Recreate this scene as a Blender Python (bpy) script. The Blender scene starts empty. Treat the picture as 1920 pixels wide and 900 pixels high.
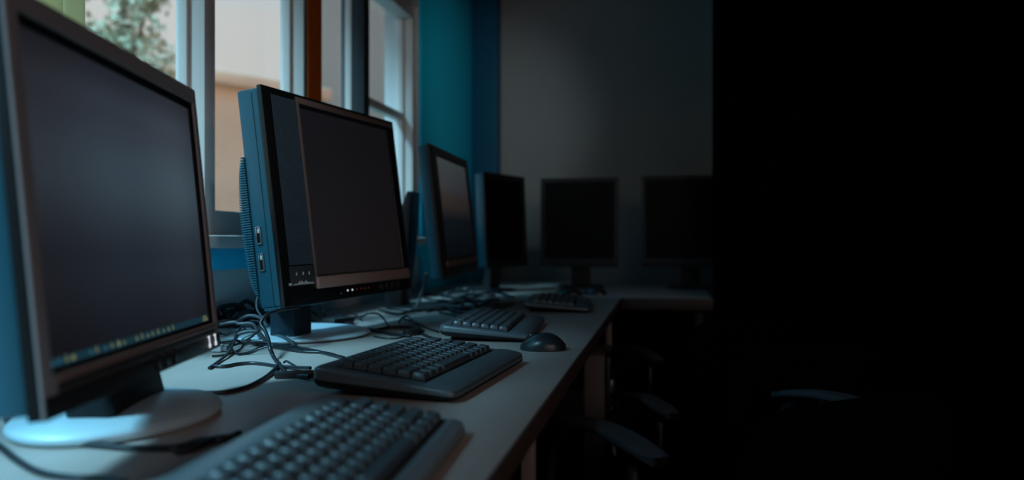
import bpy, bmesh, math, random
from mathutils import Vector, Matrix
random.seed(7)
SC = bpy.context.scene
COL = SC.collection
TH = math.atan(0.19)              # the camera looks 10.8 degrees left of the room's long axis
CT, ST = math.cos(TH), math.sin(TH)
CAMZ, F, DESK = 0.94, 1500.0, 0.74

# ------------------------------------------------------------------ coordinates
def room(X, Y, z):                # camera-aligned ground coords -> room coords
    return Vector((X*CT - Y*ST, X*ST + Y*CT, z))
def roomdir(v):
    return Vector((v[0]*CT - v[1]*ST, v[0]*ST + v[1]*CT, v[2]))
def px(x, y, Y):                  # photo pixel at depth Y -> room point
    return room((x-960)/F*Y, Y, CAMZ - (y-450)/F*Y)
def dk(x, y, z=0.0):              # photo pixel on a plane z above the desk
    Y = (CAMZ-DESK-z)*F/(y-450)
    return room((x-960)/F*Y, Y, DESK+z)

# ------------------------------------------------------------------ materials
MATS = {}
def mat(name, col, rough=0.5, spec=0.5, metal=0.0, bump=0.0, bscale=200.0, var=0.0, vscale=20.0,
        emit=None, estr=0.0, stretch=(1, 1, 1), sheen=0.0, coat=0.0):
    m = bpy.data.materials.new(name); m.use_nodes = True
    nt = m.node_tree; b = nt.nodes['Principled BSDF']
    b.inputs['Base Color'].default_value = (*col, 1)
    b.inputs['Roughness'].default_value = rough
    b.inputs['Specular IOR Level'].default_value = spec
    b.inputs['Metallic'].default_value = metal
    b.inputs['Coat Weight'].default_value = coat
    b.inputs['Sheen Weight'].default_value = sheen
    tc = nt.nodes.new('ShaderNodeTexCoord')
    mp = nt.nodes.new('ShaderNodeMapping'); mp.inputs['Scale'].default_value = stretch
    nt.links.new(tc.outputs['Object'], mp.inputs['Vector'])
    if var > 0:
        n = nt.nodes.new('ShaderNodeTexNoise'); n.inputs['Scale'].default_value = vscale
        n.inputs['Detail'].default_value = 5
        nt.links.new(mp.outputs['Vector'], n.inputs['Vector'])
        mx = nt.nodes.new('ShaderNodeMix'); mx.data_type = 'RGBA'
        mx.inputs[6].default_value = (*[max(0, c*(1-var)) for c in col], 1)
        mx.inputs[7].default_value = (*[min(1, c*(1+var)) for c in col], 1)
        nt.links.new(n.outputs['Fac'], mx.inputs[0]); nt.links.new(mx.outputs[2], b.inputs['Base Color'])
    if bump > 0:
        n2 = nt.nodes.new('ShaderNodeTexNoise'); n2.inputs['Scale'].default_value = bscale
        nt.links.new(mp.outputs['Vector'], n2.inputs['Vector'])
        bp = nt.nodes.new('ShaderNodeBump'); bp.inputs['Strength'].default_value = bump
        bp.inputs['Distance'].default_value = 0.001
        nt.links.new(n2.outputs['Fac'], bp.inputs['Height']); nt.links.new(bp.outputs['Normal'], b.inputs['Normal'])
    if emit:
        b.inputs['Emission Color'].default_value = (*emit, 1); b.inputs['Emission Strength'].default_value = estr
    MATS[name] = m
    return m

M_DESK = mat('desk_laminate', (0.46, 0.38, 0.345), 0.36, 0.45, var=0.10, vscale=9, stretch=(8, 0.9, 1), bump=0.05, bscale=500)
M_EDGE = mat('desk_edge_band', (0.07, 0.047, 0.041), 0.5, 0.3, var=0.15, vscale=40)
M_LEG = mat('leg_metal', (0.25, 0.19, 0.17), 0.45, 0.5, var=0.05)
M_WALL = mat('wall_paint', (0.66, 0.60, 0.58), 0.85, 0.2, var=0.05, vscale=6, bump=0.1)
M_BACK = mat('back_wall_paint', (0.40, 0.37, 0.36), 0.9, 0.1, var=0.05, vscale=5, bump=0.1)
M_BLUE = mat('blue_strip_paint', (0.02, 0.62, 0.92), 0.6, 0.3, var=.04, vscale=4)
M_TEALD = mat('teal_paint_in_shade', (0.003, 0.10, 0.19), 0.6, 0.3, var=0.06, vscale=4)  # darker copy of the teal; shade on the pilaster face put into the colour
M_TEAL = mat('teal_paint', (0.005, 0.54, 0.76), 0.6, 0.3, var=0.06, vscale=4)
M_BLACKW = mat('wall_black_no_bounce', (0.0015, 0.0015, 0.0017), 0.95, 0.0, var=0.1, vscale=4)  # near-black to keep the right side dark and stop bounce
M_FLOOR = mat('dark_carpet', (0.008, 0.008, 0.009), 0.95, 0.05, var=0.3, vscale=80, bump=0.4, bscale=300)
M_CEIL = mat('ceiling_dark', (0.05, 0.05, 0.05), 0.9, 0.1, var=0.05)
M_FRAME = mat('window_frame_white', (0.70, 0.58, 0.53), 0.45, 0.4, var=0.03)
M_FRAMED = mat('window_post_grey', (0.030, 0.031, 0.035), 0.6, 0.3, var=0.05)
M_ORANGE = mat('orange_cloth', (0.50, 0.14, 0.02), 0.8, 0.1, var=0.12, vscale=30, bump=0.2)
M_LIME = mat('lime_cloth', (0.95, 0.86, 0.60), 0.8, 0.1, var=0.1, vscale=30, bump=0.2)
M_PLA = mat('black_plastic', (0.018, 0.017, 0.019), 0.42, 0.45, bump=0.12, bscale=900, var=0.1, vscale=60)
M_GLOSS = mat('gloss_black_plastic', (0.010, 0.009, 0.010), 0.30, 0.5, var=0.1, vscale=40)
M_BEZ = mat('charcoal_bezel', (0.30, 0.275, 0.285), 0.42, 0.5, bump=0.06, bscale=700, var=0.06, vscale=30)
M_BEZD = mat('dark_bezel', (0.040, 0.034, 0.034), 0.45, 0.4, var=0.06)
M_NECK = mat('dark_blue_plastic', (0.008, 0.022, 0.034), 0.5, 0.3, var=.05)
M_CASE = mat('slate_casing', (0.014, 0.105, 0.155), 0.42, 0.5, bump=0.06, bscale=900, var=0.05, vscale=25)
M_BRONZE = mat('bronze_bar', (0.32, 0.20, 0.175), 0.38, 0.5, metal=0.35, var=0.06, vscale=40)
M_BAR = mat('bronze_lower_bar', (0.55, 0.36, 0.31), 0.38, 0.5, metal=0.2, var=0.06, vscale=40)
M_GREYP = mat('grey_panel', (0.055, 0.06, 0.068), 0.5, 0.4, var=0.05)
M_BASE = mat('silver_base', (0.56, 0.74, 0.82), 0.42, 0.5, metal=0.1, var=0.04)
M_KB = mat('keyboard_shell', (0.085, 0.105, 0.118), 0.36, 0.8, bump=0.12, bscale=1200, var=0.06, vscale=40)
M_MOUSE = mat('mouse_plastic', (0.022, 0.026, 0.030), 0.32, 0.5, var=.05)
M_KBLIT = mat('keyboard_shell_lit', (0.20, 0.24, 0.26), 0.34, 0.8, bump=0.1, bscale=1200, var=.05)  # lighter copy of the keyboard shell; the daylight on it is painted in
M_KBD = mat('keyboard_underside', (0.007, 0.007, 0.008), 0.55, 0.3, var=0.05)
M_KEY = mat('keycap', (0.066, 0.080, 0.091), 0.36, 0.7, bump=0.1, bscale=900, var=0.08, vscale=60)
M_CABLE = mat('cable_rubber', (0.012, 0.014, 0.018), 0.38, 0.5, var=0.1)
M_CABLEG = mat('cable_grey', (0.07, 0.085, 0.10), 0.45, 0.5, var=0.1)
M_WHITE = mat('white_plastic', (0.65, 0.68, 0.70), 0.4, 0.5, var=0.03)
M_MARK = mat('white_print', (0.75, 0.76, 0.78), 0.6, 0.2, var=0.02)
M_CHROME = mat('port_metal', (0.45, 0.47, 0.5), 0.3, 0.5, metal=0.9, var=0.04)
M_RECESS = mat('port_recess', (0.004, 0.004, 0.005), 0.6, 0.2, var=0.02)
M_GLOWW = mat('led_and_sticker_glow', (0.8, 0.8, 0.8), 0.5, 0.5, var=0.01, emit=(0.8, 0.9, 1.0), estr=0.7)
M_LEDR = mat('led_red', (0.3, 0.05, 0.04), 0.5, 0.5, var=0.01, emit=(0.5, 0.10, 0.08), estr=0.05)
M_CHAIR = mat('chair_arm_plastic', (0.055, 0.058, 0.063), 0.80, 0.12, bump=0.1, var=0.08)
M_CHMET = mat('chair_metal', (0.05, 0.048, 0.05), 0.4, 0.5, metal=.5, var=.05)
M_CHFAB = mat('chair_fabric', (0.0025, 0.0028, 0.0035), 1.0, 0.0, bump=0.5, bscale=600, var=0.2, vscale=150)
M_TOWER = mat('tower_pale', (0.20, 0.17, 0.16), 0.55, 0.3, var=0.05)
M_TREE = mat('leaf', (0.42, 0.37, 0.25), 0.7, 0.3, var=0.3, vscale=3)
M_BARK = mat('bark', (0.13, 0.09, 0.06), 0.9, 0.1, var=0.3, vscale=10)
M_GRASS = mat('grass_ground', (0.16, 0.16, 0.14), 0.95, 0.1, var=0.3, vscale=2)
M_BEIGE = mat('beige_render', (0.80, 0.50, 0.36), 0.9, 0.1, var=0.35, vscale=0.9)
M_PALE = mat('pale_render', (0.70, 0.50, 0.42), 0.9, 0.1, var=0.10, vscale=0.8)
M_BLUEB = mat('warm_grey_cladding', (0.22, 0.115, 0.09), 0.9, 0.1, var=0.08, vscale=0.8)
M_ROOF = mat('roof_grey', (0.20, 0.19, 0.19), 0.9, 0.1, var=0.1)
M_PANE = mat('far_window_glass', (0.05, 0.06, 0.07), 0.15, 0.5, var=0.05)

def translucent(m, fac=.5):
    nt = m.node_tree; b = nt.nodes['Principled BSDF']; out = nt.nodes['Material Output']
    t = nt.nodes.new('ShaderNodeBsdfTranslucent'); t.inputs['Color'].default_value = b.inputs['Base Color'].default_value
    mx = nt.nodes.new('ShaderNodeMixShader'); mx.inputs[0].default_value = fac
    nt.links.new(b.outputs[0], mx.inputs[1]); nt.links.new(t.outputs[0], mx.inputs[2]); nt.links.new(mx.outputs[0], out.inputs['Surface'])
translucent(M_LIME, .7); translucent(M_ORANGE, .6)
def mesh_speaker():
    m = mat('speaker_mesh', (0.012, 0.016, 0.022), 0.55, 0.4)
    nt = m.node_tree; b = nt.nodes['Principled BSDF']
    uv = nt.nodes.new('ShaderNodeUVMap')
    mp = nt.nodes.new('ShaderNodeMapping'); mp.inputs['Scale'].default_value = (22, 95, 1)
    nt.links.new(uv.outputs['UV'], mp.inputs['Vector'])
    v = nt.nodes.new('ShaderNodeTexVoronoi'); v.inputs['Scale'].default_value = 1.0; v.inputs['Randomness'].default_value = 0.15
    v.voronoi_dimensions = '2D'
    nt.links.new(mp.outputs['Vector'], v.inputs['Vector'])
    r = nt.nodes.new('ShaderNodeValToRGB')
    r.color_ramp.elements[0].position = 0.25; r.color_ramp.elements[0].color = (0.002, 0.002, 0.003, 1)
    r.color_ramp.elements[1].position = 0.42; r.color_ramp.elements[1].color = (0.09, 0.13, 0.17, 1)
    nt.links.new(v.outputs['Distance'], r.inputs['Fac']); nt.links.new(r.outputs['Color'], b.inputs['Base Color'])
    bp = nt.nodes.new('ShaderNodeBump'); bp.inputs['Strength'].default_value = 0.6; bp.inputs['Distance'].default_value = 0.001
    nt.links.new(v.outputs['Distance'], bp.inputs['Height']); nt.links.new(bp.outputs['Normal'], b.inputs['Normal'])
    return m
M_SPK = mesh_speaker()

def display(name, stops, tint_u, strength, base=(0.004, 0.004, 0.005), rough=0.28):
    """a screen whose dim glow is painted as an emission gradient: stops run up the screen, tint_u runs across it"""
    m = mat(name, base, rough, 0.2)
    nt = m.node_tree; b = nt.nodes['Principled BSDF']
    uv = nt.nodes.new('ShaderNodeUVMap'); sp = nt.nodes.new('ShaderNodeSeparateXYZ')
    nt.links.new(uv.outputs['UV'], sp.inputs[0])
    def ramp(st, src):
        r = nt.nodes.new('ShaderNodeValToRGB'); r.color_ramp.interpolation = 'EASE'
        while len(r.color_ramp.elements) < len(st): r.color_ramp.elements.new(0.5)
        for e, (p, c) in zip(r.color_ramp.elements, st): e.position = p; e.color = (*c, 1)
        nt.links.new(src, r.inputs['Fac']); return r
    a = ramp(stops, sp.outputs['Y']); c = ramp(tint_u, sp.outputs['X'])
    mx = nt.nodes.new('ShaderNodeMix'); mx.data_type = 'RGBA'; mx.blend_type = 'MULTIPLY'; mx.inputs[0].default_value = 1
    nt.links.new(a.outputs['Color'], mx.inputs[6]); nt.links.new(c.outputs['Color'], mx.inputs[7])
    nt.links.new(mx.outputs[2], b.inputs['Emission Color']); b.inputs['Emission Strength'].default_value = strength
    return m
M_SCR1 = display('display_slate_glow', [(0, (.010, .011, .015)), (.30, (.020, .026, .034)), (.62, (.045, .066, .082)), (.85, (.036, .044, .056)), (1, (.020, .022, .028))],
                 [(0, (.55, .48, .50)), (.45, (.75, .78, .85)), (.85, (1.0, 1.05, 1.1)), (1, (.8, .85, .9))], 1.0)  # soft bluish glow of the near screen painted into its emission colours
M_SCR2 = display('display_dark_grey', [(0, (.012, .0105, .0115)), (1, (.009, .009, .0115))], [(0, (1, 1, 1)), (1, (.8, .75, .75))], 0.75)
M_SCR3 = display('display_grey_amber_gradient', [(0, (.002, .003, .005)), (.35, (.004, .007, .010)), (.58, (.035, .026, .024)), (.75, (.040, .042, .046)), (1, (.045, .052, .055))],
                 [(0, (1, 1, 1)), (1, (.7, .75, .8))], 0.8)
M_SCR4 = mat('display_off', (.004, .0042, .0045), 0.35, 0.15, var=.02)
M_TASK = mat('taskbar_glow', (0.01, 0.03, 0.05), 0.3, 0.4, emit=(0.012, 0.045, 0.065), estr=0.55)
M_ICON = mat('taskbar_icon_glow', (0.1, 0.1, 0.02), 0.3, 0.4, emit=(0.30, 0.33, 0.14), estr=0.55)
M_ICONB = mat('taskbar_icon_blue_glow', (0.02, 0.06, 0.1), 0.3, 0.4, emit=(0.03, 0.15, 0.24), estr=0.8)

def glass_mat():
    m = bpy.data.materials.new('window_glass'); m.use_nodes = True
    nt = m.node_tree; nt.nodes.remove(nt.nodes['Principled BSDF'])
    out = nt.nodes['Material Output']
    t = nt.nodes.new('ShaderNodeBsdfTransparent'); t.inputs['Color'].default_value = (.94, .96, .96, 1)
    g = nt.nodes.new('ShaderNodeBsdfGlossy'); g.inputs['Roughness'].default_value = 0.02
    lw = nt.nodes.new('ShaderNodeLayerWeight'); lw.inputs['Blend'].default_value = 0.5
    fr = nt.nodes.new('ShaderNodeMath'); fr.operation = 'POWER'; fr.inputs[1].default_value = 5.0
    nt.links.new(lw.outputs['Facing'], fr.inputs[0])
    mx = nt.nodes.new('ShaderNodeMixShader')
    nt.links.new(fr.outputs[0], mx.inputs[0]); nt.links.new(t.outputs[0], mx.inputs[1]); nt.links.new(g.outputs[0], mx.inputs[2])
    nt.links.new(mx.outputs[0], out.inputs['Surface'])
    return m
M_GLASS = glass_mat()

# ------------------------------------------------------------------ mesh builder
class MB:
    def __init__(self, xf=None):
        self.bm = bmesh.new(); self.xf = xf; self.uvl = None
    def P(self, p):
        return self.xf(*p) if self.xf else Vector(p)
    def poly(self, pts, faces):
        vs = [self.bm.verts.new(self.P(p)) for p in pts]
        fs = []
        for f in faces:
            try: fs.append(self.bm.faces.new([vs[i] for i in f]))
            except ValueError: pass
        return vs, fs
    def box(self, a, b, bev=0.0, seg=2):
        (x0, y0, z0), (x1, y1, z1) = a, b
        pts = [(x0,y0,z0),(x1,y0,z0),(x1,y1,z0),(x0,y1,z0),(x0,y0,z1),(x1,y0,z1),(x1,y1,z1),(x0,y1,z1)]
        vs, fs = self.poly(pts, [(3,2,1,0),(4,5,6,7),(0,1,5,4),(1,2,6,5),(2,3,7,6),(3,0,4,7)])
        if bev > 0:
            es = list({e for f in fs for e in f.edges})
            bmesh.ops.bevel(self.bm, geom=es, offset=bev, segments=seg, profile=0.5, affect='EDGES')
        return self
    def rings(self, rings, cap0=True, cap1=True, close=True):
        R = [[self.bm.verts.new(self.P(p)) for p in r] for r in rings]
        n = len(R[0])
        for a, b in zip(R, R[1:]):
            for i in range(n if close else n-1):
                j = (i+1) % n
                self.bm.faces.new((a[i], a[j], b[j], b[i]))
        if cap0: self.bm.faces.new(R[0][::-1])
        if cap1: self.bm.faces.new(R[-1])
        return self
    def tube(self, pts, r, n=8, smooth=4, radii=None):
        pts = [Vector(p) for p in pts]
        if smooth: pts = catmull(pts, smooth)
        R = []; up = None
        for i, p in enumerate(pts):
            t = (pts[min(i+1, len(pts)-1)] - pts[max(i-1, 0)])
            t = t.normalized() if t.length > 1e-9 else Vector((0, 0, 1))
            if up is None:
                up = Vector((0, 0, 1)) if abs(t.z) < 0.9 else Vector((1, 0, 0))
            s = t.cross(up)
            if s.length < 1e-6: s = t.cross(Vector((1, 0, 0)))
            s.normalize(); up = s.cross(t).normalized()
            rr = radii(i/(len(pts)-1)) if radii else r
            R.append([p + s*rr*math.cos(k*2*math.pi/n) + up*rr*math.sin(k*2*math.pi/n) for k in range(n)])
        return self.rings(R)
    def lathe(self, prof, c, n=32, sx=1, sy=1, rot=0.0):
        cr, sr = math.cos(rot), math.sin(rot)
        R = []
        for r, z in prof:
            ring = []
            for k in range(n):
                a = k*2*math.pi/n
                x, y = r*sx*math.cos(a), r*sy*math.sin(a)
                ring.append((c[0]+x*cr-y*sr, c[1]+x*sr+y*cr, c[2]+z))
            R.append(ring)
        return self.rings(R)
    def quad_uv(self, pts):
        vs, fs = self.poly(pts, [(0, 1, 2, 3)])
        l = self.bm.loops.layers.uv.verify()
        for lp, uv in zip(fs[0].loops, [(0,0),(1,0),(1,1),(0,1)]): lp[l].uv = uv
        self.keep = True
        return self
    def build(self, name, m, parent=None, smooth=True, angle=35, loc=None):
        bm = self.bm
        if not getattr(self, 'keep', False):
            bmesh.ops.recalc_face_normals(bm, faces=bm.faces)
        if loc is None and parent is not None: loc0 = world_loc(parent)
        else: loc0 = Vector((0, 0, 0))
        if parent is None:
            # origin at the base centre of the thing
            co = [v.co for v in bm.verts]
            c = Vector(((min(v.x for v in co)+max(v.x for v in co))/2, (min(v.y for v in co)+max(v.y for v in co))/2, min(v.z for v in co)))
            loc0 = c
        for v in bm.verts: v.co -= loc0
        me = bpy.data.meshes.new(name)
        if smooth:
            for f in bm.faces: f.smooth = True
            for e in bm.edges:
                if len(e.link_faces) == 2 and e.calc_face_angle(0) > math.radians(angle): e.smooth = False
        bm.to_mesh(me); bm.free()
        me.materials.append(m)
        o = bpy.data.objects.new(name, me); COL.objects.link(o)
        if parent is not None: o.parent = parent
        else: o.location = loc0
        return o

def world_loc(o):
    v = Vector((0, 0, 0))
    while o is not None:
        v += o.location; o = o.parent
    return v
def catmull(pts, k):
    out = []
    n = len(pts)
    for i in range(n-1):
        p0, p1, p2, p3 = pts[max(i-1, 0)], pts[i], pts[i+1], pts[min(i+2, n-1)]
        for s in range(k):
            t = s/k
            out.append(0.5*((2*p1) + (p2-p0)*t + (2*p0-5*p1+4*p2-p3)*t*t + (3*p1-p0-3*p2+p3)*t**3))
    out.append(pts[-1]); return out
def rrect(x0, y0, x1, y1, r, n=5):
    pts = []
    for cx, cy, a0 in ((x1-r, y1-r, 0), (x0+r, y1-r, 90), (x0+r, y0+r, 180), (x1-r, y0+r, 270)):
        for k in range(n+1):
            a = math.radians(a0 + 90*k/n); pts.append((cx+r*math.cos(a), cy+r*math.sin(a)))
    return pts
def empty(name, loc, label=None, cat=None, group=None):
    o = bpy.data.objects.new(name, None); COL.objects.link(o); o.location = loc
    o.empty_display_size = 0.05
    tag(o, label, cat, group); return o
def tag(o, label=None, cat=None, group=None, kind=None):
    if label: o['label'] = label
    if cat: o['category'] = cat
    if group: o['group'] = group
    if kind: o['kind'] = kind
    return o
def struct(mb, name, m, **kw):
    return tag(mb.build(name, m, **kw), kind='structure')

# ------------------------------------------------------------------ room shell
WX = -0.951                       # window wall plane
YB = 3.96                         # back wall plane
ZC = 2.45
ZS, ZT, ZT1 = 0.95, 1.86, 2.15               # window opening
b = MB().box((WX-0.1, -1.6, -0.05), (2.2, YB+0.1, 0.0)); struct(b, 'floor', M_FLOOR, smooth=False)
b = MB().box((WX-0.1, -1.6, ZC), (2.2, YB+0.1, ZC+0.05)); struct(b, 'ceiling', M_CEIL, smooth=False)
b = MB()
b.box((WX-0.14, -1.6, 0), (WX, YB, ZS-0.03))
b.box((WX-0.14, 1.592, ZT), (WX, YB, ZC))
b.box((WX-0.14, -1.6, ZT1), (WX, 1.592, ZC))
b.box((WX-0.14, -1.6, ZS-0.03), (WX, -1.3, ZT1))
b.box((WX-0.14, 3.03, ZS-0.03), (WX, YB, ZT))
struct(b, 'wall_left', M_WALL, smooth=False)
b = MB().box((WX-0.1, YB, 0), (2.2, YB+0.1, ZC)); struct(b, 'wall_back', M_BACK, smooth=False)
b = MB().box((0.168, 2.80, 0), (2.1, 2.90, ZC)); b.box((2.1, -1.6, 0), (2.2, YB, ZC)); struct(b, 'wall_right_added', M_BLACKW, smooth=False)  # black partition added to darken the right side; outer wall closes the room
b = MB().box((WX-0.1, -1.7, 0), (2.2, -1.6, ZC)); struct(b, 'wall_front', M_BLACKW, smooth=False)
# teal panel beyond the windows and the teal pilaster in the far corner
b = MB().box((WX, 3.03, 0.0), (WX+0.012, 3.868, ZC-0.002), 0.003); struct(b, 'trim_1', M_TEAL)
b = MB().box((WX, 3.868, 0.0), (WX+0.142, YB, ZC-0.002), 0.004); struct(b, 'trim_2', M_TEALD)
# window sill and the blue dado strip below it
b = MB().box((WX-0.139, -1.3, 0.922), (WX+0.035, 3.03, 0.950), 0.006); struct(b, 'trim_4', M_FRAME)
b = MB().box((WX, -1.6, 0.875), (WX+0.012, 3.03, 0.922), 0.002); struct(b, 'trim_5', M_BLUE)
# grey post between the panes
b = MB().box((WX-0.086, 2.460, 0.95), (WX-0.004, 2.509, ZT), 0.004); struct(b, 'trim_3', M_FRAMED)

def window(n, y0, y1, stile0, stile1, rail=0.055, mull=(), bars=(), ZT=ZT):
    D0, D1, DG = WX-0.082, WX-0.012, WX-0.070
    f = MB()
    f.box((D0, y0, ZS), (D1, y0+stile0, ZT), 0.003)
    f.box((D0, y1-stile1, ZS), (D1, y1, ZT), 0.003)
    f.box((D0, y0+stile0, ZS), (D1, y1-stile1, ZS+rail), 0.003)
    f.box((D0, y0+stile0, ZT-rail), (D1, y1-stile1, ZT), 0.003)
    for m in mull: f.box((D0, m-0.03, ZS+rail), (D1, m+0.03, ZT-rail), 0.003)
    for z in bars: f.box((D0, y0+stile0, z-.015), (DG+.02, y1-stile1, z+.015), 0.002)
    # glazing beads against the stiles
    f.box((DG, y0+stile0, ZS+rail), (DG+0.014, y0+stile0+0.010, ZT-rail), 0.002)
    f.box((DG, y1-stile1-0.010, ZS+rail), (DG+0.022, y1-stile1, ZT-rail), 0.002)
    fo = struct(f, 'window_%d' % n, M_FRAME)
    g = MB().box((DG-0.002, y0+stile0-0.004, ZS+rail-0.004), (DG+0.002, y1-stile1+0.004, ZT-rail+0.004))
    g.build('window_glass', M_GLASS, fo, smooth=False)
    return fo
window(1, -1.30, 1.592, 0.06, 0.037, mull=(0.20,), ZT=ZT1)
window(2, 1.592, 2.075, 0.003, 0.042)
window(3, 2.075, 2.472, 0.003, 0.004)
window(4, 2.509, 3.03, 0.004, 0.038, bars=(1.42,))

# ------------------------------------------------------------------ desks
dk1 = empty('computer_desk', (WX+0.405, 1.4, 0), 'long pale laminate desk running along the window wall with monitors and keyboards on it', 'desk')
XF = -0.143                       # front edge
MB().box((WX+0.003, -0.55, DESK-0.026), (XF-0.003, 2.80, DESK), 0.0015).build('desk_top', M_DESK, dk1)
MB().box((XF-0.003, -0.55, DESK-0.027), (XF, 2.80, DESK-0.0005), 0.001).build('edge_band', M_EDGE, dk1)
for y in (-0.45, 1.115, 2.787):
    MB().box((XF-0.055, y-0.010, 0.0), (XF-0.035, y+0.010, DESK-0.026), 0.003).build('leg', M_LEG, dk1)
    MB().box((WX+0.09, y-0.015, 0.0), (WX+0.115, y+0.015, DESK-0.026), 0.003).build('leg', M_LEG, dk1)
MB().box((WX+0.12, -0.5, 0.28), (WX+0.135, 2.75, DESK-0.03), 0.002).build('modesty_panel', M_EDGE, dk1)
dk2 = empty('computer_desk', (-0.3, 3.35, 0), 'pale laminate desk across the far end of the room under the back wall', 'desk')
MB().box((WX+0.003, 2.803, DESK-0.026), (0.165, YB-0.10, DESK), 0.0015).build('desk_top', M_DESK, dk2)
MB().box((XF, 2.80, DESK-0.040), (0.165, 2.803, DESK-0.0005), 0.0008).build('edge_band', M_EDGE, dk2)
for x in (WX+0.06, 0.12):
    for y in (2.86, YB-0.16):
        MB().box((x-0.015, y-0.015, 0), (x+0.015, y+0.015, DESK-0.026), 0.003).build('leg', M_KBD, dk2)
MB().box((WX+0.08, YB-0.3, 0.28), (0.10, YB-0.285, DESK-0.03), 0.002).build('modesty_panel', M_KBD, dk2)

# ------------------------------------------------------------------ monitors
class Panel:
    """local frame of a tilted flat panel: u along its width, w out of the screen, v up"""
    def __init__(s, O, eu, tilt):
        s.O = O; s.eu = eu.normalized()
        n = Vector((s.eu.y, -s.eu.x, 0)).normalized()
        up = n.cross(s.eu).normalized()
        if up.z < 0: up = -up
        c, t = math.cos(tilt), math.sin(tilt)
        s.ev = up*c - n*t; s.ew = n*c + up*t
    def __call__(s, u, w, v):
        return s.O + s.eu*u + s.ew*w + s.ev*v

def frame_ring(P, W, H, l, r, t, bt, d0=-0.008, d1=0.0, lip=0.004, bev=0.0015):
    """the bezel: a rectangular ring with a sloping inner lip"""
    m = MB(P)
    o = [(0, 0), (W, 0), (W, H), (0, H)]
    i = [(l, bt), (W-r, bt), (W-r, H-t), (l, H-t)]
    i2 = [(l+lip*.8, bt+lip*.8), (W-r-lip*.8, bt+lip*.8), (W-r-lip*.8, H-t-lip*.8), (l+lip*.8, H-t-lip*.8)]
    pts = [(x, d0, y) for x, y in o] + [(x, d1, y) for x, y in o] + [(x, d1, y) for x, y in i] + [(x, d1-lip-0.002, y) for x, y in i2] + [(x, d0, y) for x, y in i2]
    fs = []
    for a, b_ in ((0, 4), (4, 8), (8, 12), (12, 16), (16, 0)):
        for k in range(4):
            j = (k+1) % 4; fs.append((a+k, a+j, b_+j, b_+k))
    vs, ff = m.poly(pts, fs)
    es = [e for e in m.bm.edges if any(v in vs[4:12] for v in e.verts) and all(v in vs[0:12] for v in e.verts)]
    bmesh.ops.bevel(m.bm, geom=es, offset=bev, segments=2, profile=0.5, affect='EDGES')
    return m

def screen(P, W, H, l, r, t, bt, root, m, z=-0.005):
    q = MB(P).quad_uv([(l, z, bt), (W-r, z, bt), (W-r, z, H-t), (l, z, H-t)])
    return q.build('screen', m, root, smooth=False)

def bulge(P, W, H, T, uu, vv, depth):
    """rounded hump on the back of the casing"""
    m = MB(P); R = []
    u0, u1 = uu; v0, v1 = vv
    for k in range(6):
        a = k/5*math.pi/2
        ins = 0.05*(1-math.cos(a))*1.6; d = depth*math.sin(a)
        R.append([(x, -T-d, y) for x, y in rrect(u0+ins, v0+ins, u1-ins, v1-ins, 0.03)])
    return m.rings(R)

def monitor_common(root, P, W, H, T, bez, frame_m, case_m, scr_m, frame_d=0.008):
    l, r, t, bt = bez
    frame_ring(P, W, H, l, r, t, bt, d0=-frame_d).build('bezel', frame_m, root)
    MB(P).box((0.004, -T, 0.004), (W-0.004, -frame_d+0.0005, H-0.004), 0.006).build('casing', case_m, root)
    s = screen(P, W, H, l, r, t, bt, root, scr_m)
    return s

def neck_and_base(root, P, W, H, T, bc, rx, ry, rot, neck_w, neck_d, base_m, neck_m, thick=0.012, dome=0.006, neck_v=0.12, post=None):
    """column from the base up to the back of the casing, plus an oval foot"""
    prof = [(0.94, 0.0), (0.985, thick*0.25), (1.0, thick*0.55), (0.985, thick*0.85), (0.93, thick+dome*0.15), (0.75, thick+dome*0.55), (0.5, thick+dome*0.85), (0.2, thick+dome), (0.02, thick+dome)]
    MB().lathe(prof, (bc.x, bc.y, DESK+0.0005), 48, rx, ry, rot).build('stand_base', base_m, root, angle=60)
    eu, n = P.eu, Vector((P.ew.x, P.ew.y, 0)).normalized()
    top = P(W*0.5, -T-0.012, neck_v)
    m = MB(); R = []
    euh = Vector((eu.x, eu.y, 0)).normalized()
    if post:                                  # a straight upright block
        xf = lambda a, b_, z: Vector((post[0].x, post[0].y, z)) + euh*a + n*b_
        MB(xf).box((-neck_w/2, -neck_d/2, DESK+thick*.7), (neck_w/2, neck_d/2, post[1]), .006).build('stand_neck', neck_m, root)
        return
    for k in range(7):
        f = k/6
        c = Vector((bc.x, bc.y, DESK+thick*0.8)).lerp(top, f)
        hw, hd = neck_w/2*(1-0.12*f), neck_d/2*(1-0.2*f)
        R.append([c + euh*x + n*y for x, y in rrect(-hw, -hd, hw, hd, min(hw, hd)*0.35, 3)])
    m.rings(R).build('stand_neck', neck_m, root)

def cam_vec(vx, vy):
    return roomdir(Vector(((vx-960)/F, 1.0, (450-vy)/F)))

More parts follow.
